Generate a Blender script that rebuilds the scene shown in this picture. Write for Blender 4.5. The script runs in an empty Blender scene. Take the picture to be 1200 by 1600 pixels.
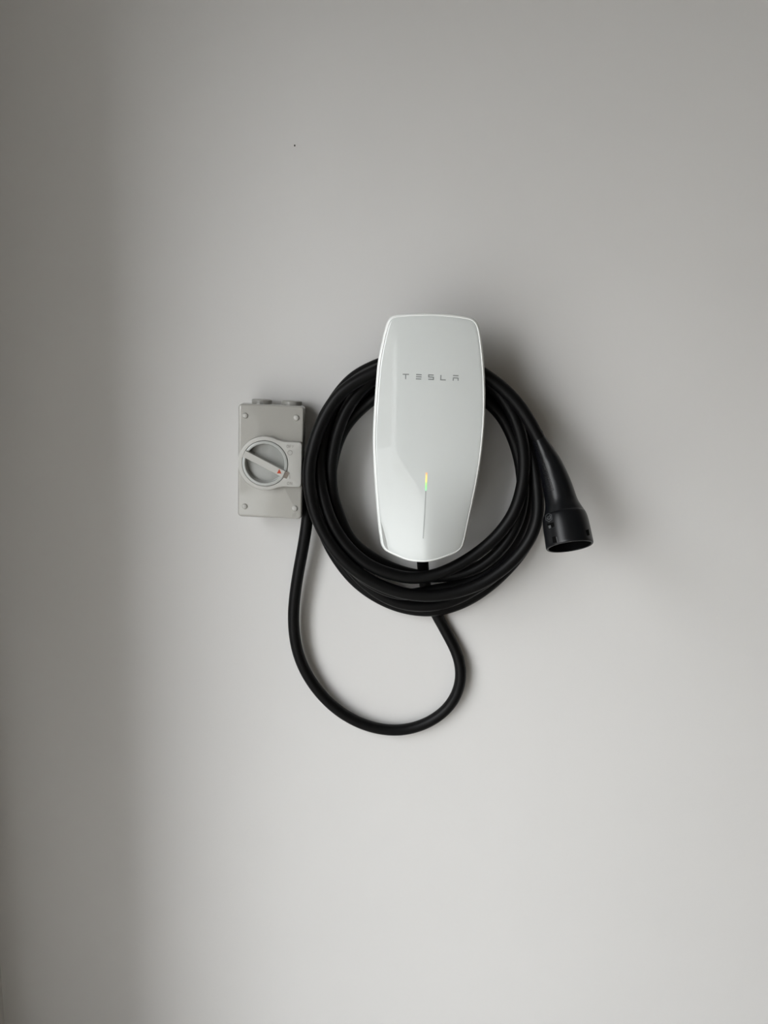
import bpy, bmesh, math, random
from mathutils import Vector, Matrix
from mathutils.bvhtree import BVHTree

random.seed(4)
scn = bpy.context.scene
C = scn.collection

# ------------------------------------------------------------------ camera
FPX = 1200.0                       # focal length in pixels of the 1200 x 1600 frame
PITCH = math.radians(11.5)
ROLL = math.radians(2.2)
CAMD, CAMZ = 1.15, 1.45            # distance from the wall, height
cam_d = bpy.data.cameras.new('camera')
cam_d.sensor_fit = 'VERTICAL'
cam_d.sensor_height = 36.0
cam_d.lens = 36.0 * FPX / 1600.0
cam_d.clip_start = 0.02
cam = bpy.data.objects.new('camera', cam_d)
C.objects.link(cam)
CR = Matrix.Rotation(math.radians(90) - PITCH, 3, 'X') @ Matrix.Rotation(ROLL, 3, 'Z')
CP = Vector((0.0, -CAMD, CAMZ))
cam.matrix_world = Matrix.Translation(CP) @ CR.to_4x4()
scn.camera = cam

def ray(px, py):
    return CR @ Vector(((px - 600) / FPX, (800 - py) / FPX, -1.0))

def P(px, py, d=0.0):
    """the point standing d metres off the wall, read from the photograph"""
    r = ray(px, py)
    t = (CAMD - d) / r.y
    return CP + r * t

def mm(px, py, d):
    """metres per pixel there"""
    r = ray(px, py)
    return (CAMD - d) / r.y / FPX

# ------------------------------------------------------------------ world and light
EXPOSURE = 0.0
SKY = 8.9
w = bpy.data.worlds.new('overcast_sky')
scn.world = w
w.use_nodes = True
nt = w.node_tree
nt.nodes.clear()
wo = nt.nodes.new('ShaderNodeOutputWorld')
bg = nt.nodes.new('ShaderNodeBackground')
tc = nt.nodes.new('ShaderNodeTexCoord')
sp = nt.nodes.new('ShaderNodeSeparateXYZ')
rp = nt.nodes.new('ShaderNodeValToRGB')
rp.color_ramp.elements[0].position = 0.0
rp.color_ramp.elements[0].color = (0.97, 0.99, 1.0, 1)
rp.color_ramp.elements[1].position = 1.0
rp.color_ramp.elements[1].color = (0.96, 0.99, 1.03, 1)
nt.links.new(tc.outputs['Generated'], sp.inputs[0])
nt.links.new(sp.outputs['Z'], rp.inputs[0])
nt.links.new(rp.outputs[0], bg.inputs[0])
bg.inputs[1].default_value = SKY
nt.links.new(bg.outputs[0], wo.inputs[0])

# the room: back wall y = 0, left wall x = XL with a tall opening for daylight
XL = P(7, 1600, 0).x
XR, YF, ZC = 3.2, -5.6, 2.75
OY0, OY1, OZ0, OZ1 = -0.50, -4.2, 0.0, 1.95     # the opening in the left wall
WT = 0.12

por = bpy.data.lights.new('daylight_portal', 'AREA')
por.shape = 'RECTANGLE'
por.size = OZ1 - OZ0
por.size_y = abs(OY1 - OY0)
por.cycles.is_portal = True
po = bpy.data.objects.new('daylight_portal', por)
C.objects.link(po)
po.location = (XL - WT, (OY0 + OY1) / 2, (OZ0 + OZ1) / 2)
po.rotation_euler = (0, math.radians(-90), 0)

scn.view_settings.view_transform = 'Standard'
scn.view_settings.look = 'None'
scn.view_settings.gamma = 1.0
scn.view_settings.use_curve_mapping = False
scn.view_settings.exposure = EXPOSURE

# ------------------------------------------------------------------ materials
def mat(name, col, rough=0.5, spec=0.5, coat=0.0, coat_rough=0.03, noise=0.0, nscale=40, bump=0.0, bscale=300, bdist=0.0005):
    m = bpy.data.materials.new(name)
    m.use_nodes = True
    n, l = m.node_tree.nodes, m.node_tree.links
    b = n['Principled BSDF']
    b.inputs['Base Color'].default_value = (*col, 1)
    b.inputs['Roughness'].default_value = rough
    b.inputs['Specular IOR Level'].default_value = spec
    b.inputs['Coat Weight'].default_value = coat
    b.inputs['Coat Roughness'].default_value = coat_rough
    t = n.new('ShaderNodeTexCoord')
    if noise > 0:
        a = n.new('ShaderNodeTexNoise')
        a.inputs['Scale'].default_value = nscale
        a.inputs['Detail'].default_value = 4
        r = n.new('ShaderNodeValToRGB')
        r.color_ramp.elements[0].position = 0.3
        r.color_ramp.elements[1].position = 0.7
        r.color_ramp.elements[0].color = (*[c * (1 - noise) for c in col], 1)
        r.color_ramp.elements[1].color = (*[min(1, c * (1 + noise)) for c in col], 1)
        l.new(t.outputs['Object'], a.inputs['Vector'])
        l.new(a.outputs['Fac'], r.inputs[0])
        l.new(r.outputs[0], b.inputs['Base Color'])
    if bump > 0:
        a = n.new('ShaderNodeTexNoise')
        a.inputs['Scale'].default_value = bscale
        a.inputs['Detail'].default_value = 3
        u = n.new('ShaderNodeBump')
        u.inputs['Strength'].default_value = bump
        u.inputs['Distance'].default_value = bdist
        l.new(t.outputs['Object'], a.inputs['Vector'])
        l.new(a.outputs['Fac'], u.inputs['Height'])
        l.new(u.outputs[0], b.inputs['Normal'])
    return m

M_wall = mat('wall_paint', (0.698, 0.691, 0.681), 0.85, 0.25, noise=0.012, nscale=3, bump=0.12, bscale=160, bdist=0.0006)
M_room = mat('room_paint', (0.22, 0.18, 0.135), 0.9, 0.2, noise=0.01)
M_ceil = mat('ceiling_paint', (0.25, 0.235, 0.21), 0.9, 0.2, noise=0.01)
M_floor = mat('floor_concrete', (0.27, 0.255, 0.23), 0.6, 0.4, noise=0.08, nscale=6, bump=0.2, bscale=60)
M_yard = mat('yard_concrete', (0.42, 0.415, 0.40), 0.8, 0.3, noise=0.1, nscale=3)
M_block_pale = mat('block_pale', (0.62, 0.59, 0.55), 0.9, 0.2, noise=0.05)
M_block_dark = mat('block_dark', (0.08, 0.073, 0.065), 0.9, 0.2, noise=0.05)
M_hole = mat('pinhole_dark', (0.05, 0.045, 0.04), 0.9, 0.1)
M_glass = mat('white_glass', (0.63, 0.655, 0.646), 0.55, 0.1, coat=1.0, coat_rough=0.015, noise=0.004)
M_white = mat('white_plastic', (0.92, 0.94, 0.925), 0.25, 0.5, coat=0.5, noise=0.006)
M_back = mat('housing_plastic', (0.45, 0.46, 0.45), 0.5, 0.4, noise=0.01)
M_letter = mat('grey_print', (0.22, 0.235, 0.23), 0.4, 0.4)
M_groove = mat('light_strip_off', (0.36, 0.38, 0.37), 0.35, 0.5)
M_cable = mat('black_rubber', (0.0022, 0.0022, 0.0024), 0.44, 0.16, noise=0.15, nscale=60, bump=0.10, bscale=500, bdist=0.0004)
M_conn = mat('black_plastic', (0.0018, 0.0022, 0.0032), 0.33, 0.34, noise=0.1, nscale=80, bump=0.05, bscale=900, bdist=0.0002)
M_conn_in = mat('black_insert', (0.0012, 0.0012, 0.0012), 0.8, 0.08)
M_mark = mat('grey_marking', (0.075, 0.078, 0.082), 0.4, 0.5)
M_iso = mat('grey_isolator_plastic', (0.38, 0.372, 0.345), 0.20, 0.5, coat=0.6, noise=0.008)
M_iso2 = mat('grey_isolator_satin', (0.455, 0.45, 0.425), 0.40, 0.45, noise=0.008)
M_isos = mat('screw_head_grey', (0.42, 0.415, 0.39), 0.3, 0.5)
M_floor_shade = mat('dial_floor_shaded', (0.31, 0.315, 0.30), 0.25, 0.5, coat=0.4)  # darker than the dial: shade of the recess put into the colour
M_isod = mat('isolator_dial_grey', (0.42, 0.43, 0.415), 0.20, 0.5, noise=0.01)
M_plug = mat('conduit_plug_grey', (0.34, 0.335, 0.31), 0.35, 0.5, noise=0.02)
M_emb = mat('embossed_marking', (0.31, 0.295, 0.275), 0.5, 0.3)
M_red = mat('red_print', (0.45, 0.05, 0.014), 0.45, 0.4)
M_cap = mat('bar_end_grey', (0.40, 0.35, 0.31), 0.45, 0.4)

M_led = bpy.data.materials.new('status_light')
M_led.use_nodes = True
n, l = M_led.node_tree.nodes, M_led.node_tree.links
b = n['Principled BSDF']
t = n.new('ShaderNodeTexCoord'); s = n.new('ShaderNodeSeparateXYZ'); r = n.new('ShaderNodeValToRGB')
e = r.color_ramp.elements
e[0].position = 0.0; e[0].color = (0.32, 0.55, 0.42, 1)
e[1].position = 1.0; e[1].color = (0.75, 0.38, 0.20, 1)
for p_, c_ in ((0.22, (0.30, 0.80, 0.30, 1)), (0.45, (0.45, 0.85, 0.22, 1)), (0.56, (0.98, 0.85, 0.22, 1)), (0.82, (1.0, 0.66, 0.22, 1))):
    x = e.new(p_); x.color = c_
l.new(t.outputs['Generated'], s.inputs[0]); l.new(s.outputs['Z'], r.inputs[0])
l.new(r.outputs[0], b.inputs['Emission Color'])
l.new(r.outputs[0], b.inputs['Base Color'])
b.inputs['Emission Strength'].default_value = 0.55

# ------------------------------------------------------------------ helpers
def link(name, me, m, parent=None, smooth=True, angle=None):
    me.materials.append(m)
    o = bpy.data.objects.new(name, me)
    C.objects.link(o)
    if parent is not None:
        o.parent = parent
        par = parent
        mw = Matrix.Identity(4)
        chain = []
        while par is not None:
            chain.append(par); par = par.parent
        for q in reversed(chain):
            mw = mw @ q.matrix_basis
        me.transform(mw.inverted())
    if smooth:
        for f in me.polygons: f.use_smooth = True
        me.set_sharp_from_angle(angle=math.radians(angle or 35))
    return o

def mesh_from(verts, faces, name='m'):
    me = bpy.data.meshes.new(name)
    me.from_pydata([tuple(v) for v in verts], [], faces)
    bm = bmesh.new(); bm.from_mesh(me)
    bmesh.ops.remove_doubles(bm, verts=bm.verts, dist=1e-7)
    bmesh.ops.recalc_face_normals(bm, faces=bm.faces)
    bm.to_mesh(me); bm.free()
    return me

def join(parts):
    V, F = [], []
    for v, f in parts:
        k = len(V)
        V += v
        F += [tuple(i + k for i in q) for q in f]
    return V, F

def loft(rings, cap0=True, cap1=True):
    """rings: lists of equal length; closed loops skinned in order"""
    n_ = len(rings[0]); V = [v for r_ in rings for v in r_]; F = []
    for a in range(len(rings) - 1):
        for i in range(n_):
            j = (i + 1) % n_
            F.append((a * n_ + i, a * n_ + j, (a + 1) * n_ + j, (a + 1) * n_ + i))
    if cap0: F.append(tuple(range(n_ - 1, -1, -1)))
    if cap1: F.append(tuple((len(rings) - 1) * n_ + i for i in range(n_)))
    return V, F

def box(c, sx, sy, sz, rot=None):
    V = []
    for x in (-1, 1):
        for y in (-1, 1):
            for z in (-1, 1):
                v = Vector((x * sx / 2, y * sy / 2, z * sz / 2))
                if rot is not None: v = rot @ v
                V.append(Vector(c) + v)
    F = [(0, 1, 3, 2), (4, 6, 7, 5), (0, 4, 5, 1), (2, 3, 7, 6), (0, 2, 6, 4), (1, 5, 7, 3)]
    return V, F

def catmull(pts, closed=False, step=0.004):
    """centripetal-ish Catmull-Rom through the points, roughly even spacing"""
    out = []
    n_ = len(pts)
    rng = range(n_) if closed else range(n_ - 1)
    for i in rng:
        if closed:
            p0, p1, p2, p3 = pts[i - 1], pts[i], pts[(i + 1) % n_], pts[(i + 2) % n_]
        else:
            p1, p2 = pts[i], pts[i + 1]
            p0 = pts[i - 1] if i > 0 else p1 + (p1 - p2)
            p3 = pts[i + 2] if i + 2 < n_ else p2 + (p2 - p1)
        t0 = 0; t1 = t0 + max(1e-6, (p1 - p0).length ** .5)
        t2 = t1 + max(1e-6, (p2 - p1).length ** .5); t3 = t2 + max(1e-6, (p3 - p2).length ** .5)
        k = max(2, int((p2 - p1).length / step))
        for j in range(k):
            t_ = t1 + (t2 - t1) * j / k
            a1 = p0 * ((t1 - t_) / (t1 - t0)) + p1 * ((t_ - t0) / (t1 - t0))
            a2 = p1 * ((t2 - t_) / (t2 - t1)) + p2 * ((t_ - t1) / (t2 - t1))
            a3 = p2 * ((t3 - t_) / (t3 - t2)) + p3 * ((t_ - t2) / (t3 - t2))
            b1 = a1 * ((t2 - t_) / (t2 - t0)) + a2 * ((t_ - t0) / (t2 - t0))
            b2 = a2 * ((t3 - t_) / (t3 - t1)) + a3 * ((t_ - t1) / (t3 - t1))
            out.append(b1 * ((t2 - t_) / (t2 - t1)) + b2 * ((t_ - t1) / (t2 - t1)))
    if not closed: out.append(pts[-1])
    return out

def smooth_path(pts, n_, fixed=1):
    for _ in range(n_):
        q = list(pts)
        for i in range(fixed, len(pts) - fixed):
            q[i] = pts[i] * 0.5 + (pts[i - 1] + pts[i + 1]) * 0.25
        pts = q
    return pts

def resample(pts, step):
    L = [0]
    for a, b_ in zip(pts, pts[1:]): L.append(L[-1] + (b_ - a).length)
    n_ = max(2, int(L[-1] / step)); out = []; k = 0
    for i in range(n_ + 1):
        s_ = L[-1] * i / n_
        while k < len(L) - 2 and L[k + 1] < s_: k += 1
        f = (s_ - L[k]) / max(1e-9, L[k + 1] - L[k])
        out.append(pts[k].lerp(pts[k + 1], min(1, f)))
    return out

def frames(path):
    T = []
    for i in range(len(path)):
        a = path[max(0, i - 1)]; b_ = path[min(len(path) - 1, i + 1)]
        T.append((b_ - a).normalized())
    up = Vector((0, -1, 0))
    u = (up - T[0] * up.dot(T[0])).normalized()
    out = []
    for t_ in T:
        u = (u - t_ * u.dot(t_)).normalized()
        out.append((t_, u, t_.cross(u)))
    return out

def tube(path, radii, sides=20, cap=True):
    fr = frames(path); rings = []
    for p_, (t_, u, v), r_ in zip(path, fr, radii):
        rings.append([p_ + (u * math.cos(2 * math.pi * k / sides) + v * math.sin(2 * math.pi * k / sides)) * r_ for k in range(sides)])
    return loft(rings, cap, cap)

def empty(name, loc, rot=None, label=None, cat=None):
    o = bpy.data.objects.new(name, None)
    C.objects.link(o)
    o.empty_display_size = 0.05
    o.location = loc
    if rot is not None: o.rotation_euler = rot
    if label: o['label'] = label
    if cat: o['category'] = cat
    bpy.context.view_layer.update()
    return o

def structure(name, vf, m, parent=None):
    o = link(name, mesh_from(*vf), m, parent, smooth=False)
    if parent is None: o['kind'] = 'structure'
    return o

# ------------------------------------------------------------------ room shell
ZB = 0.0
structure('wall_back', box(((XL + XR) / 2 - WT / 2, 0.06, ZC / 2), XR - XL + WT + 0.12, 0.12, ZC), M_wall)
wl = structure('wall_left', join([
    box((XL - WT / 2, (OY0) / 2, ZC / 2), WT, abs(OY0), ZC),
    box((XL - WT / 2, (OY1 + YF) / 2, ZC / 2), WT, abs(YF - OY1), ZC),
    box((XL - WT / 2, (OY0 + OY1) / 2, (OZ1 + ZC) / 2), WT, abs(OY1 - OY0), ZC - OZ1)]), M_wall)
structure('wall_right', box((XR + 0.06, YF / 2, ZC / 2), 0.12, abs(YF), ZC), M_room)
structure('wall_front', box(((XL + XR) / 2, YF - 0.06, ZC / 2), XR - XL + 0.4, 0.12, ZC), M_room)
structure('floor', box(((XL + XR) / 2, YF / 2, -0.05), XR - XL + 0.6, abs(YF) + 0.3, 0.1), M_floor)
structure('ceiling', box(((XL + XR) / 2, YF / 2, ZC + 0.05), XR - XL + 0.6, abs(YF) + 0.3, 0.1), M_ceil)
structure('ground', box((XL - WT - 15.25, -3, -0.15), 30, 40, 0.1), M_yard)

# unseen blocks added across the yard to shape the daylight through the opening
def outdoor(name, x0, x1, y0, y1, h_, m):
    structure(name, box(((x0 + x1) / 2, (y0 + y1) / 2, h_ / 2 - 0.1), abs(x1 - x0), abs(y1 - y0), h_), m)
outdoor('daylight_block_pale', XL - WT - 0.05, -3.9, -15, -16, 3.6, M_block_pale)
outdoor('daylight_block_dark', -1.9, -3.35, -6.5, -14.9, 6.5, M_block_dark)
outdoor('daylight_block_side', -14, -14.4, -13.5, 6, 6.0, M_block_pale)

# tiny pinhole high on the wall
hp = P(460.5, 227.5, 0.0)
wb = bpy.data.objects['wall_back']
hv = [hp + Vector((math.cos(a * math.pi / 5) * 0.0011, -0.0002, math.sin(a * math.pi / 5) * 0.0014)) for a in range(10)]
link('pinhole', mesh_from(hv, [tuple(range(10))]), M_hole, wb, smooth=False)

# ------------------------------------------------------------------ wall charger
FD = 0.116
outline_px = [(596.7, 532), (600.2, 517), (604, 504.8), (608, 497.2), (615, 492.6), (633, 490), (666, 488.9), (699, 490.3), (725, 493.3), (738.8, 497),
 (745.5, 503), (749.8, 513), (754.3, 543), (757, 572.7), (758.6, 607.5), (758.6, 640), (757, 671.7), (753.4, 707.5), (748.8, 738.7),
 (741.5, 777), (732.5, 819), (726.5, 846), (722.5, 856), (714, 863.3), (699, 869.8), (681, 875.7), (662.7, 878.5), (646, 877.6),
 (633, 874.9), (615, 867.3), (601.5, 860.2), (595.8, 852), (592.6, 836), (589, 804.7), (585.7, 762.5), (583, 716.7), (582.3, 685),
 (583.5, 650), (585.7, 616.7), (590, 567)]
CC = P(668, 684, FD)
charger = empty('wall_charger', Vector((CC.x, 0, CC.z)), None,
    'white glass-faced wall charger with grey lettering and thin status light inside the coil', 'charger')
axis = (P(666, 489, FD) - P(662, 878, FD)); axis.y = 0; axis.normalize()
side = Vector((axis.z, 0, -axis.x))
def face_d(p_):
    q = p_ - CC
    u = q.dot(side) / 0.078; v = q.dot(axis) / 0.172
    k = min(1.0, max(0.0, (-v - 0.05) / 0.95)); k = k * k * (3 - 2 * k)
    return 0.1195 - 0.0060 * u * u - (0.0060 if v > 0 else 0.0035) * v * v - 0.0170 * k * (math.sqrt(u * u + 0.0016) - 0.04) - 0.0150 * k * u * u
op = []
for x, y in outline_px:
    q = P(x, y, FD)
    for _ in range(4): q = P(x, y, face_d(q) - 0.004)
    op.append(q)
ol = catmull(op, closed=True, step=0.004)
def ring(t_, off):
    out = []
    for o_ in ol:
        q = CC + (o_ - CC) * t_
        q = Vector((q.x, 0, q.z))
        q.y = -(face_d(q) + off)
        out.append(q)
    return out
def insr(mmin, off):            # inset in millimetres rather than by scale
    out = []; n_ = len(ol)
    for i, o_ in enumerate(ol):
        tg = (ol[(i + 1) % n_] - ol[i - 1]); tg.y = 0; tg.normalize()
        nn = Vector((tg.z, 0, -tg.x))
        if nn.dot(o_ - CC) < 0: nn = -nn
        q = Vector((o_.x, 0, o_.z)) - nn * mmin * 0.001
        q.y = -(face_d(q) + off)
        out.append(q)
    return out
def shrink(base, t_, off):
    out = []
    for q in base:
        p_ = Vector((CC.x + (q.x - CC.x) * t_, 0, CC.z + (q.z - CC.z) * t_))
        p_.y = -(face_d(p_) + off); out.append(p_)
    return out
rings = [insr(4.0, -0.0045), insr(4.0, -0.0003), insr(4.12, -0.0001), insr(4.35, 0.0)]
b4 = insr(4.35, 0)
rings += [shrink(b4, t_, 0.0) for t_ in [1 - 0.04 * q for q in range(1, 25)]]
link('faceplate', mesh_from(*loft(rings, True, True)), M_glass, charger, angle=50)
# bezel: bright rounded rim around the glass, then the housing behind it
bez = [insr(3.98, -0.006), insr(3.97, -0.0002), insr(3.80, 0.0002), insr(3.0, 0.0004), insr(2.3, 0.0000), insr(1.3, -0.0012), insr(0.5, -0.0028), insr(0.05, -0.005), insr(0.0, -0.0085),
       insr(0.8, -0.0095), insr(3.5, -0.0100)]
link('bezel', mesh_from(*loft(bez, False, False)), M_white, charger, angle=60)
def flat(mmin, d_):
    q = insr(mmin, 0)
    for v in q: v.y = -d_
    return q
link('housing', mesh_from(*loft([insr(2.5, -0.0096), insr(2.8, -0.0120), flat(5.0, 0.0965), flat(8.0, 0.0960)], True, True)), M_back, charger)
# neck that carries the coil and the wire box against the wall
nk = []
for (u, v) in ((-0.045, 0.036), (-0.030, 0.045), (0.0, 0.048), (0.030, 0.045), (0.045, 0.036), (0.050, 0.0), (0.047, -0.07), (0.040, -0.125), (0.030, -0.140), (0, -0.145), (-0.030, -0.140), (-0.040, -0.125), (-0.047, -0.07), (-0.050, 0.0)):
    nk.append(CC + side * u + axis * v)
nk = catmull(nk, closed=True, step=0.01)
def nr(d_, s_=1.0):
    return [Vector((CC.x + (q.x - CC.x) * s_, -d_, CC.z + (q.z - CC.z) * s_)) for q in nk]
link('wire_box', mesh_from(*loft([nr(0.0), nr(0.02), nr(0.09, .96), nr(0.0962, .96)], True, True)), M_back, charger)

# lettering, cut as short flat bars on the glass
def bar_on_face(x0, y0, x1, y1, wpx, lift=0.00025):
    a = P(x0, y0, FD + .003); b_ = P(x1, y1, FD + .003)
    dv = b_ - a; dv.y = 0; L_ = dv.length; dv.normalize()
    nv = Vector((dv.z, 0, -dv.x)) * wpx * mm(x0, y0, FD) / 2
    out = []
    for q in (a - nv, a + nv, b_ + nv, b_ - nv):
        out.append((q, face_d(q)))
    V = [Vector((q.x, -(d_ + lift), q.z)) for q, d_ in out] + [Vector((q.x, -(d_ - 0.0004), q.z)) for q, d_ in out]
    return V, [(0, 1, 2, 3), (7, 6, 5, 4), (0, 4, 5, 1), (1, 5, 6, 2), (2, 6, 7, 3), (3, 7, 4, 0)]
def lp(x, y): return 620 + x / 10.909, 570 + y / 10.909
letters = [
 [((101, 162), (209, 164)), ((152, 166), (151, 246))],
 [((330, 167), (424, 171)), ((328, 203), (422, 207)), ((325, 240), (416, 244))],
 [((535, 172), (630, 175)), ((544, 172), (543, 214)), ((535, 208), (631, 213)), ((626, 210), (624, 256)), ((537, 246), (632, 250))],
 [((753, 174), (748, 262)), ((744, 256), (836, 259))],
 [((960, 183), (1054, 188)), ((960, 223), (1054, 228)), ((966, 224), (962, 272)), ((1048, 228), (1046, 272))]]
for strokes in letters:
    prs = []
    for k, (a, b_) in enumerate(strokes):
        ax, ay = lp(*a); bx_, by_ = lp(*b_)
        prs.append(bar_on_face(ax, ay, bx_, by_, 1.65, 0.00022 + 0.00002 * k))
    link('letter', mesh_from(*join(prs)), M_letter, charger, smooth=False)
# status light: lit upper end, unlit slit below
prs = []
pts = [(665.4, 764), (664.6, 780), (663.7, 800), (662.4, 822), (661.2, 842)]
for (a, b_), wd in zip(zip(pts, pts[1:]), (1.5, 1.5, 1.6, 1.6)):
    prs.append(bar_on_face(*a, *b_, wd, 0.00022))
link('light_slit', mesh_from(*join(prs)), M_groove, charger, smooth=False)
link('status_light', mesh_from(*bar_on_face(666.4, 738.5, 665.4, 767, 2.5, 0.0003)), M_led, charger, smooth=False)

# ------------------------------------------------------------------ charging cable
path_px = [
 # out of the charger, behind the coil, the hanging loop
 (658.5, 845, .046), (659.8, 868, .043), (660.5, 885, .040), (662, 903, .034), (665, 920, .022), (672, 943, .010), (685.5, 966, .0088),
 (699.5, 992, .010), (714, 1018, .013), (721.5, 1048, .015), (717, 1079, .015), (699.5, 1108, .014), (664, 1132, .013), (622, 1142, .013), (573, 1134.5, .014), (526, 1109, .016),
 (488, 1068, .018), (466, 1024, .020), (458, 972, .022), (461, 927.5, .024), (467.5, 887, .026), (475.5, 845, .028), (481, 806, .029), (485, 765, .027),
 # first turn
 (486, 730, .022), (493, 690, .020), (507, 650, .020), (528, 613, .020), (556, 585, .020), (590, 569, .020), (625, 557, .020), (665, 552, .020), (705, 557, .019), (742, 574, .018),
 (777, 603, .017), (808, 642, .016), (829, 685, .016), (840, 735, .016), (841, 790, .016), (828, 843, .017), (802, 881, .018), (783, 900, .019), (755, 924, .021), (717, 945.5, .022),
 (680, 954.5, .022), (640, 953, .022), (608, 943, .022), (586, 932, .022), (564, 917, .022), (546, 900, .023), (531, 880, .025), (514, 850, .030), (500, 812, .035), (491, 768, .038),
 # second turn
 (490, 730, .038), (498, 688, .037), (512, 650, .036), (533, 614, .036), (560, 590, .036), (592, 574, .036), (625, 563, .036), (665, 558, .036), (705, 563, .035), (740, 578, .033),
 (774, 606, .032), (804, 643, .031), (825, 687, .031), (835, 735, .031), (834, 790, .031), (820, 838, .031), (797, 876, .031), (770, 903, .033), (742, 921, .035), (715, 936.5, .036), (690, 945, .037),
 (665, 948, .037), (640, 947, .037), (613, 940, .037), (590, 927, .038), (566, 909, .038), (545, 885, .040), (525, 856, .042), (510, 825, .044), (502, 790, .046),
 # third turn, between the others
 (502, 762, .048), (505, 732, .048), (513, 700, .048), (526, 668, .048), (545, 640, .047), (566, 615, .046), (593, 597, .046), (630, 586, .046), (667, 580, .046), (705, 583, .046), (735, 594, .045),
 (757, 607, .045), (782, 632, .044), (803, 662, .044), (818, 700, .044), (826, 745, .044), (826, 785, .044), (817, 823, .044), (802, 850, .045), (782, 876, .046), (757, 897, .049), (730, 911, .053),
 (702, 917, .056), (678, 921, .057), (656, 928, .057), (630, 931, .057), (606, 925, .057), (576, 909, .056), (549, 888, .055), (530, 862, .053), (518, 832, .050), (511, 800, .044), (512, 768, .038),
 # fourth turn, inner
 (516, 735, .034), (520.5, 705, .034), (527.5, 682, .034), (538, 662, .036), (554, 640, .042), (580, 618, .048), (610, 603, .054), (640, 596, .056), (667, 593, .056), (700, 596, .056), (730, 607, .057),
 (752, 618, .058), (771, 633, .059), (794, 660, .060), (810, 700, .060), (818.5, 742, .060), (818, 780, .060), (810, 813, .060), (796, 842, .060), (776, 866, .060), (751, 886, .059), (722, 900, .056),
 (690, 902, .052), (655, 900, .050), (622, 892.5, .050), (592, 878, .050), (566, 862, .050), (549, 848, .050), (535, 828, .050), (523, 798, .051), (516.5, 770, .053),
 # fifth turn, in front at the upper left and on the right
 (514, 745, .057), (516, 718, .061), (522, 685, .065), (533, 650, .068), (551, 619, .069), (573, 596, .070), (595, 582, .070), (628, 570, .070), (665, 565, .070), (705, 568, .070), (740, 580, .071),
 (769, 597, .073), (790, 619.5, .074), (806, 649, .074), (815, 675, .074), (820, 702, .074), (821, 730, .074), (818, 760, .074), (811, 785, .074), (799, 810, .074), (780, 835, .074), (760, 854, .074),
 (738, 870, .074), (715, 884, .074), (690, 895.5, .074), (665, 903, .074), (641, 905, .074), (608, 896.5, .074), (576, 884.5, .074), (553, 868, .074), (540, 853.5, .074), (525, 832, .074), (515, 811, .074), (507, 788, .073),
 # sixth turn
 (501, 762, .071), (497.5, 732, .069), (500, 700, .066), (510, 665, .062), (528, 629, .058), (555, 599, .055), (592, 577, .054), (625, 563, .054), (665, 557, .054), (705, 562, .054), (742, 578, .055),
 (776, 605, .057), (805, 643, .060), (825, 690, .063), (836, 735, .067), (841, 775, .071), (842, 800, .074), (838, 824, .076), (829, 843, .077), (818, 859, .078), (806, 873, .078), (790, 887, .078), (774, 899, .078),
 (758, 909.5, .078), (741, 917.5, .078), (719, 925, .078), (696, 930, .078), (675, 931.5, .078), (640, 930, .078), (608, 921, .078), (579, 908, .079), (552, 890, .080), (529, 867, .081), (511, 842, .082),
 (497, 817, .083), (487.5, 788, .084), (482, 760, .085),
 # last turn, over the top to the connector
 (481.5, 735, .085), (486, 708, .085), (492, 686, .085), (503, 657, .085), (520, 627, .085), (539, 606, .085), (564, 591, .085), (593, 577.5, .086), (628, 563, .086), (665, 557, .086), (705, 560, .086), (735, 572, .086),
 (754, 583.5, .087), (770, 593, .087), (787, 606.5, .087), (803, 622.5, .088), (819, 643, .089), (831, 664, .090), (840.5, 683, .0905), (844, 690, .092)]
cable = empty('charging_cable', P(665, 755, 0), None,
    'thick black charging cable coiled around the white charger, one loop hanging below', 'cable')
cp = catmull([P(*q) for q in path_px], step=0.004)
cp = resample(smooth_path(cp, 14, 1), 0.0045)
CRAD = 0.0088
# let the strands settle against one another without passing through
import numpy as np
pa = np.array([tuple(v) for v in cp]); n_ = len(pa)
wt = np.where(np.arange(n_) > 0.62 * n_, 0.12, 1.0)
wt[int(0.46 * n_):int(0.62 * n_)] = 0.3; wt[:6] = 0; wt[-25:] = 0
far_i = np.abs(np.arange(n_)[:, None] - np.arange(n_)[None]) > 14
keep = pa.copy(); e_t, e_b = P(475.6, 635, 0.06), P(471.6, 811.8, 0.06)
for it in range(45):
    df = pa[:, None] - pa[None]
    D = np.sqrt((df ** 2).sum(2)) + 1e-9
    ov = np.where(far_i & (D < 2 * CRAD), 2 * CRAD - D, 0.0)
    share = wt[:, None] / (wt[:, None] + wt[None] + 1e-6)
    mv = ((df / D[..., None]) * (ov * share)[..., None]).sum(1)
    cnt = np.maximum(1, (ov > 0).sum(1))[:, None]
    pa = pa + mv / cnt * 0.9 * np.array([0.8, 1.0, 0.8])
    pa[:, 1] = np.clip(pa[:, 1], -0.0865, -(CRAD + 0.0001))
    pa[-60:, 1] = keep[-60:, 1]
    # stay clear of the switch box on the left
    ex = e_b.x + (e_t.x - e_b.x) * (pa[:, 2] - e_b.z) / (e_t.z - e_b.z)
    inb = (pa[:, 2] > e_b.z - 0.004) & (pa[:, 2] < e_t.z + 0.004) & (pa[:, 1] > -0.0695)
    lim = ex + CRAD - np.where(pa[:, 1] > -0.031, 0.0035, -0.0003)
    pa[:, 0] = np.where(inb & (pa[:, 0] < 0), np.maximum(pa[:, 0], lim), pa[:, 0])
    q = pa.copy(); q[1:-1] = pa[1:-1] * 0.6 + (pa[:-2] + pa[2:]) * 0.2
    mvb = (np.abs(mv).sum(1) > 0)[:, None]
    mvb[:2] = False; mvb[-2:] = False
    pa = np.where(mvb, q, pa)
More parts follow.
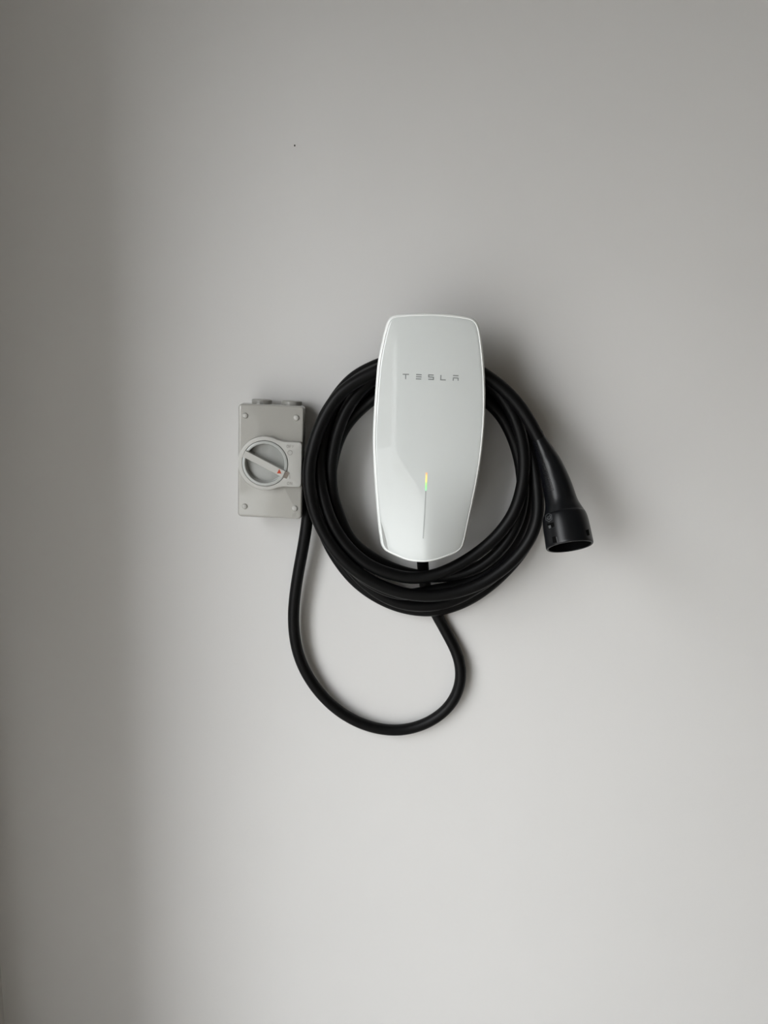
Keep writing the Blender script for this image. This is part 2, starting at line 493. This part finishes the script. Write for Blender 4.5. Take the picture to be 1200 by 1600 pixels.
cp = smooth_path([Vector(v) for v in pa], 22, 2)
link('cable', mesh_from(*tube(cp, [CRAD] * len(cp), 22)), M_cable, cable, angle=60)['label'] = 'matt black rubber cable'

# connector
conn_px = [(840.5, 683, .0905, 18.5), (843, 688, .0915, 21.5), (847.5, 698, .094, 26), (853, 710, .097, 31), (858.5, 722.5, .101, 35.5), (863.5, 736, .104, 39.5), (868, 750, .108, 43), (872, 764, .112, 46),
           (875.5, 778, .1165, 48.5), (877.5, 787, .1195, 51.5), (879.5, 796, .1225, 58), (881.2, 804, .125, 65), (882.8, 812, .1290, 69.5), (885, 824, .1340, 71.5), (887.5, 838, .1398, 72.5), (890.0, 852.0, .1457, 73.5)]
kp = [P(x, y, d_) for x, y, d_, w_ in conn_px]
kr = [w_ / 2 * mm(x, y, d_) for x, y, d_, w_ in conn_px]
# refine
def refine(path, rad, sub=4):
    a = catmull([Vector((*p_, )) for p_ in path], step=1.0) if False else None
    P2, R2 = [], []
    for i in range(len(path) - 1):
        p0 = path[max(0, i - 1)]; p1 = path[i]; p2 = path[i + 1]; p3 = path[min(len(path) - 1, i + 2)]
        r0 = rad[max(0, i - 1)]; r1 = rad[i]; r2 = rad[i + 1]; r3 = rad[min(len(path) - 1, i + 2)]
        for j in range(sub):
            t_ = j / sub
            f = lambda a, b_, c_, d_: 0.5 * (2 * b_ + (c_ - a) * t_ + (2 * a - 5 * b_ + 4 * c_ - d_) * t_ ** 2 + (3 * b_ - a - 3 * c_ + d_) * t_ ** 3)
            P2.append(f(p0, p1, p2, p3)); R2.append(f(r0, r1, r2, r3))
    P2.append(path[-1]); R2.append(rad[-1])
    return P2, R2
kp2, kr2 = refine(kp, kr, 4)
for _ in range(3):
    kr2 = [kr2[0]] + [(kr2[i - 1] + 2 * kr2[i] + kr2[i + 1]) / 4 for i in range(1, len(kr2) - 1)] + [kr2[-1]]
ax_end = (kp2[-1] - kp2[-6]).normalized()
S = 48
fr = frames(kp2)
def cring(p_, f_, r_):
    t_, u, v = f_
    return [p_ + (u * math.cos(2 * math.pi * k / S) + v * math.sin(2 * math.pi * k / S)) * r_ for k in range(S)]
rgs = [cring(p_, f_, r_) for p_, f_, r_ in zip(kp2, fr, kr2)]
fe = fr[-1]; pe = kp2[-1]; re_ = kr2[-1]; te = fe[0]
rgs += [cring(pe + te * 0.0012, fe, re_ - 0.0003), cring(pe + te * 0.002, fe, re_ - 0.0011), cring(pe + te * 0.002, fe, re_ - 0.0024), cring(pe + te * 0.001, fe, re_ - 0.0031), cring(pe - te * 0.024, fe, re_ - 0.0036)]
conn = link('connector', mesh_from(*loft(rgs, True, True)), M_conn, cable, angle=45)
conn['label'] = 'glossy black plug connector with open round end'
bpy.context.view_layer.update()
# contact insert inside the mouth
ins = [cring(pe - te * 0.0236, fe, 0.0190), cring(pe - te * 0.010, fe, 0.0186), cring(pe - te * 0.0092, fe, 0.0178)]
link('contact_insert', mesh_from(*loft(ins, True, True)), M_conn_in, conn)
lin = [cring(pe + te * 0.0012, fe, re_ - 0.0033), cring(pe - te * 0.0232, fe, re_ - 0.0039)]
link('mouth_shade', mesh_from(*loft(lin, False, False)), M_conn_in, conn)  # near-black sleeve: shade inside the mouth put in as colour
# surface finder for the marks
bm = bmesh.new()
vs = [bm.verts.new(v) for r_ in rgs[:len(kp2)] for v in r_]
for a in range(len(kp2) - 1):
    for i in range(S):
        j = (i + 1) % S
        bm.faces.new((vs[a * S + i], vs[a * S + j], vs[(a + 1) * S + j], vs[(a + 1) * S + i]))
bmesh.ops.recalc_face_normals(bm, faces=bm.faces)
bvh = BVHTree.FromBMesh(bm); bm.free()
def onc(px, py, lift=0.0):
    loc, nrm, _, _ = bvh.ray_cast(CP, ray(px, py).normalized())
    if loc is None: return None, None
    if nrm.dot(ray(px, py)) > 0: nrm = -nrm
    return loc + nrm * lift, nrm
def patch(poly, lift=0.0003, sink=0.0006):
    # four corners -> a small grid that follows the curved shell
    K = 4; top = []; bot = []
    (x0, y0), (x1, y1), (x2, y2), (x3, y3) = poly
    for j in range(K + 1):
        for i in range(K + 1):
            u, v = i / K, j / K
            x = (x0 * (1 - u) + x1 * u) * (1 - v) + (x3 * (1 - u) + x2 * u) * v
            y = (y0 * (1 - u) + y1 * u) * (1 - v) + (y3 * (1 - u) + y2 * u) * v
            a, nn = onc(x, y)
            if a is None: return None
            top.append(a + nn * lift); bot.append(a - nn * sink)
    F = []; W = K + 1
    for j in range(K):
        for i in range(K):
            F.append((j * W + i, j * W + i + 1, (j + 1) * W + i + 1, (j + 1) * W + i))
    n0 = W * W
    rim = [i for i in range(W)] + [j * W + K for j in range(1, W)] + [K * W + i for i in range(K - 1, -1, -1)] + [j * W for j in range(K - 1, 0, -1)]
    for a, b_ in zip(rim, rim[1:] + rim[:1]):
        F.append((a, b_, b_ + n0, a + n0))
    return top + bot, F
def stroke_c(pts, wpx, lift=0.0003, closed=False):
    prs = []
    seq = list(zip(pts, pts[1:])) + ([(pts[-1], pts[0])] if closed else [])
    for (x0, y0), (x1, y1) in seq:
        L_ = math.hypot(x1 - x0, y1 - y0); nx, ny = -(y1 - y0) / L_ * wpx / 2, (x1 - x0) / L_ * wpx / 2
        q = patch([(x0 - nx, y0 - ny), (x0 + nx, y0 + ny), (x1 + nx, y1 + ny), (x1 - nx, y1 - ny)], lift)
        if q: prs.append(q)
    return prs
# ribbed grip: thin raised ribs down the front left of the handle
for i in range(30):
    f_ = i / 29
    cx, cy = 836.8 + (861.5 - 836.8) * f_ + 1.2 * math.sin(math.pi * f_) * 0.0, 693 + (765.5 - 693) * f_
    wdt = 4.6 + 2.6 * f_
    q = patch([(cx - wdt / 2, cy - 0.62 + .8), (cx + wdt / 2, cy - 0.62 - .8), (cx + wdt / 2, cy + 0.62 - .8), (cx - wdt / 2, cy + 0.62 + .8)], 0.0008, 0.001)
    if q: link('grip_rib', mesh_from(*q), M_conn, conn, smooth=False)
# small moulded hexagon with an open ring, a square window, two latch slots
hx = [(857.4 + 5.9 * math.cos(math.radians(a)) * .92, 808.6 + 6.6 * math.sin(math.radians(a))) for a in range(-96, 264, 60)]
link('hexagon_mark', mesh_from(*join(stroke_c(hx, 0.75, 0.00022, True))), M_mark, conn, smooth=False)
cr = [(857.6 + 2.7 * math.cos(math.radians(a)), 808.4 + 3.0 * math.sin(math.radians(a))) for a in range(-70, 171, 30)]
link('open_ring_mark', mesh_from(*join(stroke_c(cr, 1.25, 0.00022) + stroke_c([(855.6, 806.9), (857.2, 808.0)], 1.0, .00022))), M_mark, conn, smooth=False)
q = patch([(855.0, 818.2), (865.0, 816.0), (866.6, 822.3), (857.6, 827.3)], 0.00012)
link('window_recess', mesh_from(*q), M_conn_in, conn, smooth=False)
q = patch([(856.8, 821.6), (860.4, 820.6), (861.4, 824.6), (858.2, 826.2)], 0.00030)
link('window_glint', mesh_from(*q), M_mark, conn, smooth=False)  # grey patch painting the glint in the window
for poly in ([(862.6, 839.2), (868.2, 838.0), (870.2, 847.6), (864.6, 848.6)], [(915.0, 828.4), (919.6, 827.0), (921.2, 836.2), (917.6, 837.2)]):
    q = patch(poly, 0.00015)
    if q: link('latch_slot', mesh_from(*q), M_conn_in, conn, smooth=False)
q = patch([(868.9, 839.0), (869.8, 838.8), (871.8, 847.4), (870.9, 847.7)], 0.0003)
if q: link('slot_edge', mesh_from(*q), M_mark, conn, smooth=False)
# collar where the cable enters
cf = frames(cp)
cl = [cring(kp2[0] - fr[0][0] * 0.0060, fr[0], 0.0089), cring(kp2[0] - fr[0][0] * 0.0045, fr[0], 0.0092), cring(kp2[0] + fr[0][0] * 0.002, fr[0], kr2[0] + 0.0003)]
link('strain_relief', mesh_from(*loft(cl, True, True)), M_cable, conn)

# ------------------------------------------------------------------ isolator switch
ID = 0.060
tl, tr, bl, br = P(371.7, 629.6, ID), P(475.6, 635.0, ID), P(370.6, 807.8, ID), P(471.6, 811.8, ID)
cen = (tl + tr + bl + br) / 4
W_ = ((tr - tl).length + (br - bl).length) / 2
H_ = ((tl - bl).length + (tr - br).length) / 2
tilt = (math.atan2((tr - tl).z, (tr - tl).x) + math.atan2((br - bl).z, (br - bl).x) + math.atan2(-(tl - bl).x, (tl - bl).z) + math.atan2(-(tr - br).x, (tr - br).z)) / 4
print('ISO size', W_, H_, math.degrees(tilt), 'XL', XL)
iso = empty('isolator_switch', (cen.x, 0, cen.z), (0, -tilt, 0),
    'grey rotary isolator switch box with red triangle on its dial, left of coil', 'switch')
IM = iso.matrix_world.copy()
IMi = IM.inverted()
def L(px, py, d_):
    q = IMi @ P(px, py, d_)
    return q.x, q.z
def wv(x, z, d_):
    return IM @ Vector((x, -d_, z))
def rrect(w_, h_, r_, cx=0, cz=0, k=6):
    out = []
    for sx, sz, a0 in ((1, 1, 0), (-1, 1, 90), (-1, -1, 180), (1, -1, 270)):
        for i in range(k + 1):
            a = math.radians(a0 + 90 * i / k)
            out.append((cx + sx * (w_ / 2 - r_) + r_ * math.cos(a), cz + sz * (h_ / 2 - r_) + r_ * math.sin(a)))
    return out
def rr_loft(w_, h_, r_, prof, cx=0, cz=0):
    return loft([[wv(x, z, d_) for x, z in rrect(w_ - 2 * i_, h_ - 2 * i_, max(0.0006, r_ - i_), cx, cz)] for d_, i_ in prof])
def disc(cx, cz, prof, n_=48):
    """prof: (depth, radius)"""
    return loft([[wv(cx + r_ * math.cos(2 * math.pi * k / n_), cz + r_ * math.sin(2 * math.pi * k / n_), d_) for k in range(n_)] for d_, r_ in prof])
link('base_box', mesh_from(*rr_loft(W_ - 0.009, H_ - 0.005, 0.005, [(0, 0), (0.037, 0), (0.040, 0.0005)])), M_iso, iso)
link('cover', mesh_from(*rr_loft(W_, H_, 0.006, [(0.039, 0.0006), (0.0402, 0), (0.0575, 0.0006), (0.0588, 0.0011), (0.0596, 0.0020), (0.0600, 0.0034)])), M_iso, iso)
for (x, y) in ((382.9, 649.4), (463.0, 652.8), (382.2, 791.4), (460.6, 794.4)):
    cx, cz = L(x, y, 0.061)
    s_ = link('cover_screw', mesh_from(*disc(cx, cz, [(0.0585, .0042), (0.0602, .0042), (0.0614, .0037), (0.0620, .0026), (0.0622, .0012)], 24)), M_isos, iso, angle=60)
# conduit plugs on the top edge
for (x0, x1) in ((389.8, 421.6), (437.3, 469.2)):
    ax_, _ = L(x0, 627, 0.045); bx_, _ = L(x1, 629, 0.045)
    cx = (ax_ + bx_) / 2; r_ = (bx_ - ax_) / 2
    dpt = 0.0335 if r_ > 0.0135 else 0.03
    zt = H_ / 2 - 0.0025
    rg = []
    for z_, rr_ in ((zt - 0.001, r_ * .96), (zt + 0.0018, r_ * .96), (zt + 0.0020, r_), (zt + 0.0062, r_), (zt + 0.0070, r_ - .0008)):
        rg.append([IM @ Vector((cx + rr_ * math.cos(2 * math.pi * k / 40), -(0.0245) - rr_ * math.sin(2 * math.pi * k / 40), z_)) for k in range(40)])
    pl = link('conduit_plug', mesh_from(*loft(rg)), M_plug, iso)
# raised escutcheon: disc with a rectangular tab on the right
cx, cz = L(414.3, 724, 0.068)
R1 = 43 * mm(414, 724, 0.068)
tx1, tz0 = L(471.0, 762.0, 0.068); _, tz1 = L(470, 690.5, 0.068)
def keyhole(ins):
    out = []
    r_ = R1 - ins; cr_ = 0.0045
    x1 = tx1 - ins; z1 = tz1 - ins; z0 = tz0 + ins
    a1 = math.asin(min(.98, (z1 - cz) / r_)); a0 = math.asin(max(-.98, (z0 - cz) / r_))
    n_ = 56
    for i in range(n_ + 1):            # around the left side, from the upper junction to the lower
        a = a1 + 0.10 + (2 * math.pi + a0 - 0.10 - a1 - 0.10) * i / n_
        out.append((cx + r_ * math.cos(a), cz + r_ * math.sin(a)))
    jx0 = cx + r_ * math.cos(a0) + 0.004
    out.append((jx0 + 0.002, z0))
    for i in range(7):
        a = math.radians(-90 + 90 * i / 6); out.append((x1 - cr_ + cr_ * math.cos(a), z0 + cr_ + cr_ * math.sin(a)))
    for i in range(7):
        a = math.radians(90 * i / 6); out.append((x1 - cr_ + cr_ * math.cos(a), z1 - cr_ + cr_ * math.sin(a)))
    out.append((cx + r_ * math.cos(a1) + 0.006, z1))
    return out
esc_o = [[wv(x, z, d_) for x, z in keyhole(i_)] for d_, i_ in ((0.0592, 0), (0.0680, 0.0004), (0.0693, 0.0009), (0.0698, 0.0020))]
RG = 36.2 * mm(414, 724, 0.067)
# flat top with a round hole for the dial: triangulated ring between the keyhole edge and the circle
V, F = loft(esc_o, True, False)
n_ = len(esc_o[0]); base = 3 * n_
ctr = [(cx + RG * math.cos(2 * math.pi * k / 96), cz + RG * math.sin(2 * math.pi * k / 96)) for k in range(96)]
bm = bmesh.new()
for v in V: bm.verts.new(v)
bm.verts.ensure_lookup_table()
for f in F: bm.faces.new([bm.verts[i] for i in f])
hole = [bm.verts.new(wv(x, z, 0.0698)) for x, z in ctr]
hole2 = [bm.verts.new(wv(x, z, 0.0615)) for x, z in ctr]
ed = []
bm.verts.ensure_lookup_table(); bm.edges.ensure_lookup_table()
for i in range(n_):
    a_, b_ = bm.verts[base + i], bm.verts[base + (i + 1) % n_]
    ed.append(bm.edges.get((a_, b_)) or bm.edges.new((a_, b_)))
for k in range(96):
    ed.append(bm.edges.new((hole[k], hole[(k + 1) % 96])))
bmesh.ops.triangle_fill(bm, edges=ed, use_beauty=True)
for k in range(96):
    j = (k + 1) % 96
    bm.faces.new((hole[k], hole[j], hole2[j], hole2[k]))
bmesh.ops.recalc_face_normals(bm, faces=bm.faces)
me = bpy.data.meshes.new('esc'); bm.to_mesh(me); bm.free()
link('escutcheon', me, M_iso2, iso, angle=30)
# rotary dial: outer ring, recessed floor, crossing bar
dial = link('dial', mesh_from(*disc(cx, cz, [(0.0600, RG - .0006), (0.0701, RG - .0006), (0.0709, RG - .0009), (0.0713, RG - .0016), (0.0713, RG - .0042), (0.0707, RG - .0049), (0.0607, RG - .0056), (0.0603, RG - .007), (0.0603, .001)], 96)), M_isod, iso, angle=30)
dial['label'] = 'glossy round grey dial with recessed centre'
link('dial_floor_shade', mesh_from(*disc(cx, cz, [(0.0600, RG - .0060), (0.0606, RG - .0060), (0.0607, RG - .0068)], 64)), M_floor_shade, dial, angle=30)  # darker disc over the floor, painting in the recess shade
bxa, bza = L(381.3, 708.6, 0.074); bxb, bzb = L(444.0, 741.2, 0.074)
bd = Vector((bxb - bxa, 0, bzb - bza)); BL = bd.length; bd.normalize()
bn = Vector((-bd.z, 0, bd.x))
bc = Vector(((bxa + bxb) / 2, 0, (bza + bzb) / 2))
def bar_ring(prof, wd=0.0100):
    out = []
    for d_, ins in prof:
        hl, hw = BL / 2 - ins, wd / 2 - ins
        out.append([wv(*(lambda q: (q.x, q.z))(bc + bd * a * hl + bn * b_ * hw), d_) for a, b_ in ((-1, -1), (1, -1), (1, 1), (-1, 1))])
    return loft(out)
bar = link('dial_bar', mesh_from(*bar_ring([(0.0592, 0), (0.0738, 0), (0.0745, 0.0004), (0.0747, 0.0010)])), M_iso2, dial, smooth=False)
# sloped dark end of the bar
q = [bc + bd * (BL / 2 + .00012) + bn * 0.0047, bc + bd * (BL / 2 + .00012) - bn * 0.0047]
endc = [wv(q[0].x, q[0].z, .0700), wv(q[1].x, q[1].z, .0700), wv(q[1].x, q[1].z, .0737), wv(q[0].x, q[0].z, .0737)]
sh = IM.to_3x3() @ (bd * 0.0056)
far_ = [endc[0] + sh, endc[1] + sh]
link('bar_tip', mesh_from([endc[0], endc[1], endc[2], endc[3], far_[0], far_[1]], [(0, 1, 2, 3), (3, 2, 5, 4), (0, 4, 5, 1), (0, 3, 4), (1, 5, 2)]), M_cap, dial, smooth=False)
def flat_poly(poly_px, d_, lift=0.0003):
    a = [L(x, y, d_) for x, y in poly_px]
    return loft([[wv(x, z, d_ - 0.0005) for x, z in a], [wv(x, z, d_ + lift) for x, z in a]])
def flat_stroke(pts, wpx, d_, closed=False):
    prs = []
    seq = list(zip(pts, pts[1:])) + ([(pts[-1], pts[0])] if closed else [])
    for (x0, y0), (x1, y1) in seq:
        L_ = math.hypot(x1 - x0, y1 - y0); ux, uy = (x1 - x0) / L_, (y1 - y0) / L_
        nx, ny = -uy * wpx / 2, ux * wpx / 2; ex, ey = ux * wpx * .3, uy * wpx * .3
        prs.append(flat_poly([(x0 - nx - ex, y0 - ny - ey), (x0 + nx - ex, y0 + ny - ey), (x1 + nx + ex, y1 + ny + ey), (x1 - nx + ex, y1 - ny + ey)], d_, 0.00025))
    return prs
link('red_triangle', mesh_from(*flat_poly([(436.4, 732.7), (432.7, 739.5), (439.7, 739.9)], 0.0747)), M_red, dial, smooth=False)['label'] = 'small red triangle pointer'
ED = 0.0698
def ell(cx_, cy_, rx, ry, n_=18): return [(cx_ + rx * math.cos(2 * math.pi * k / n_), cy_ + ry * math.sin(2 * math.pi * k / n_)) for k in range(n_)]
gl = [
 ('letter', flat_stroke(ell(449.6, 697.4, 1.55, 2.1, 14), 0.6, ED, True)),
 ('letter', flat_stroke([(452.8, 699.7), (452.9, 695.5), (455.3, 695.6)], 0.6, ED) + flat_stroke([(452.9, 697.5), (454.9, 697.6)], 0.6, ED)),
 ('letter', flat_stroke([(457.0, 699.9), (457.1, 695.7), (459.6, 695.8)], 0.6, ED) + flat_stroke([(457.1, 697.7), (459.2, 697.8)], 0.6, ED)),
 ('off_mark', flat_stroke(ell(453.1, 707.4, 3.5, 3.6, 24), 0.75, ED, True)),
 ('on_mark', flat_stroke([(452.4, 739.5), (452.9, 744), (452.7, 748.2)], 0.8, ED)),
 ('letter', flat_stroke(ell(450.3, 755.2, 1.6, 2.2, 14), 0.6, ED, True)),
 ('letter', flat_stroke([(453.5, 757.5), (453.6, 753.2), (456.3, 757.6), (456.4, 753.3)], 0.6, ED)),
]
for nm, prs in gl:
    link(nm, mesh_from(*join(prs)), M_emb, iso, smooth=False)
mk = flat_stroke(ell(459.6, 804.2, 3.0, 2.6, 16), 0.55, 0.060, True)
link('moulded_mark', mesh_from(*join(mk)), M_iso2, iso, smooth=False)
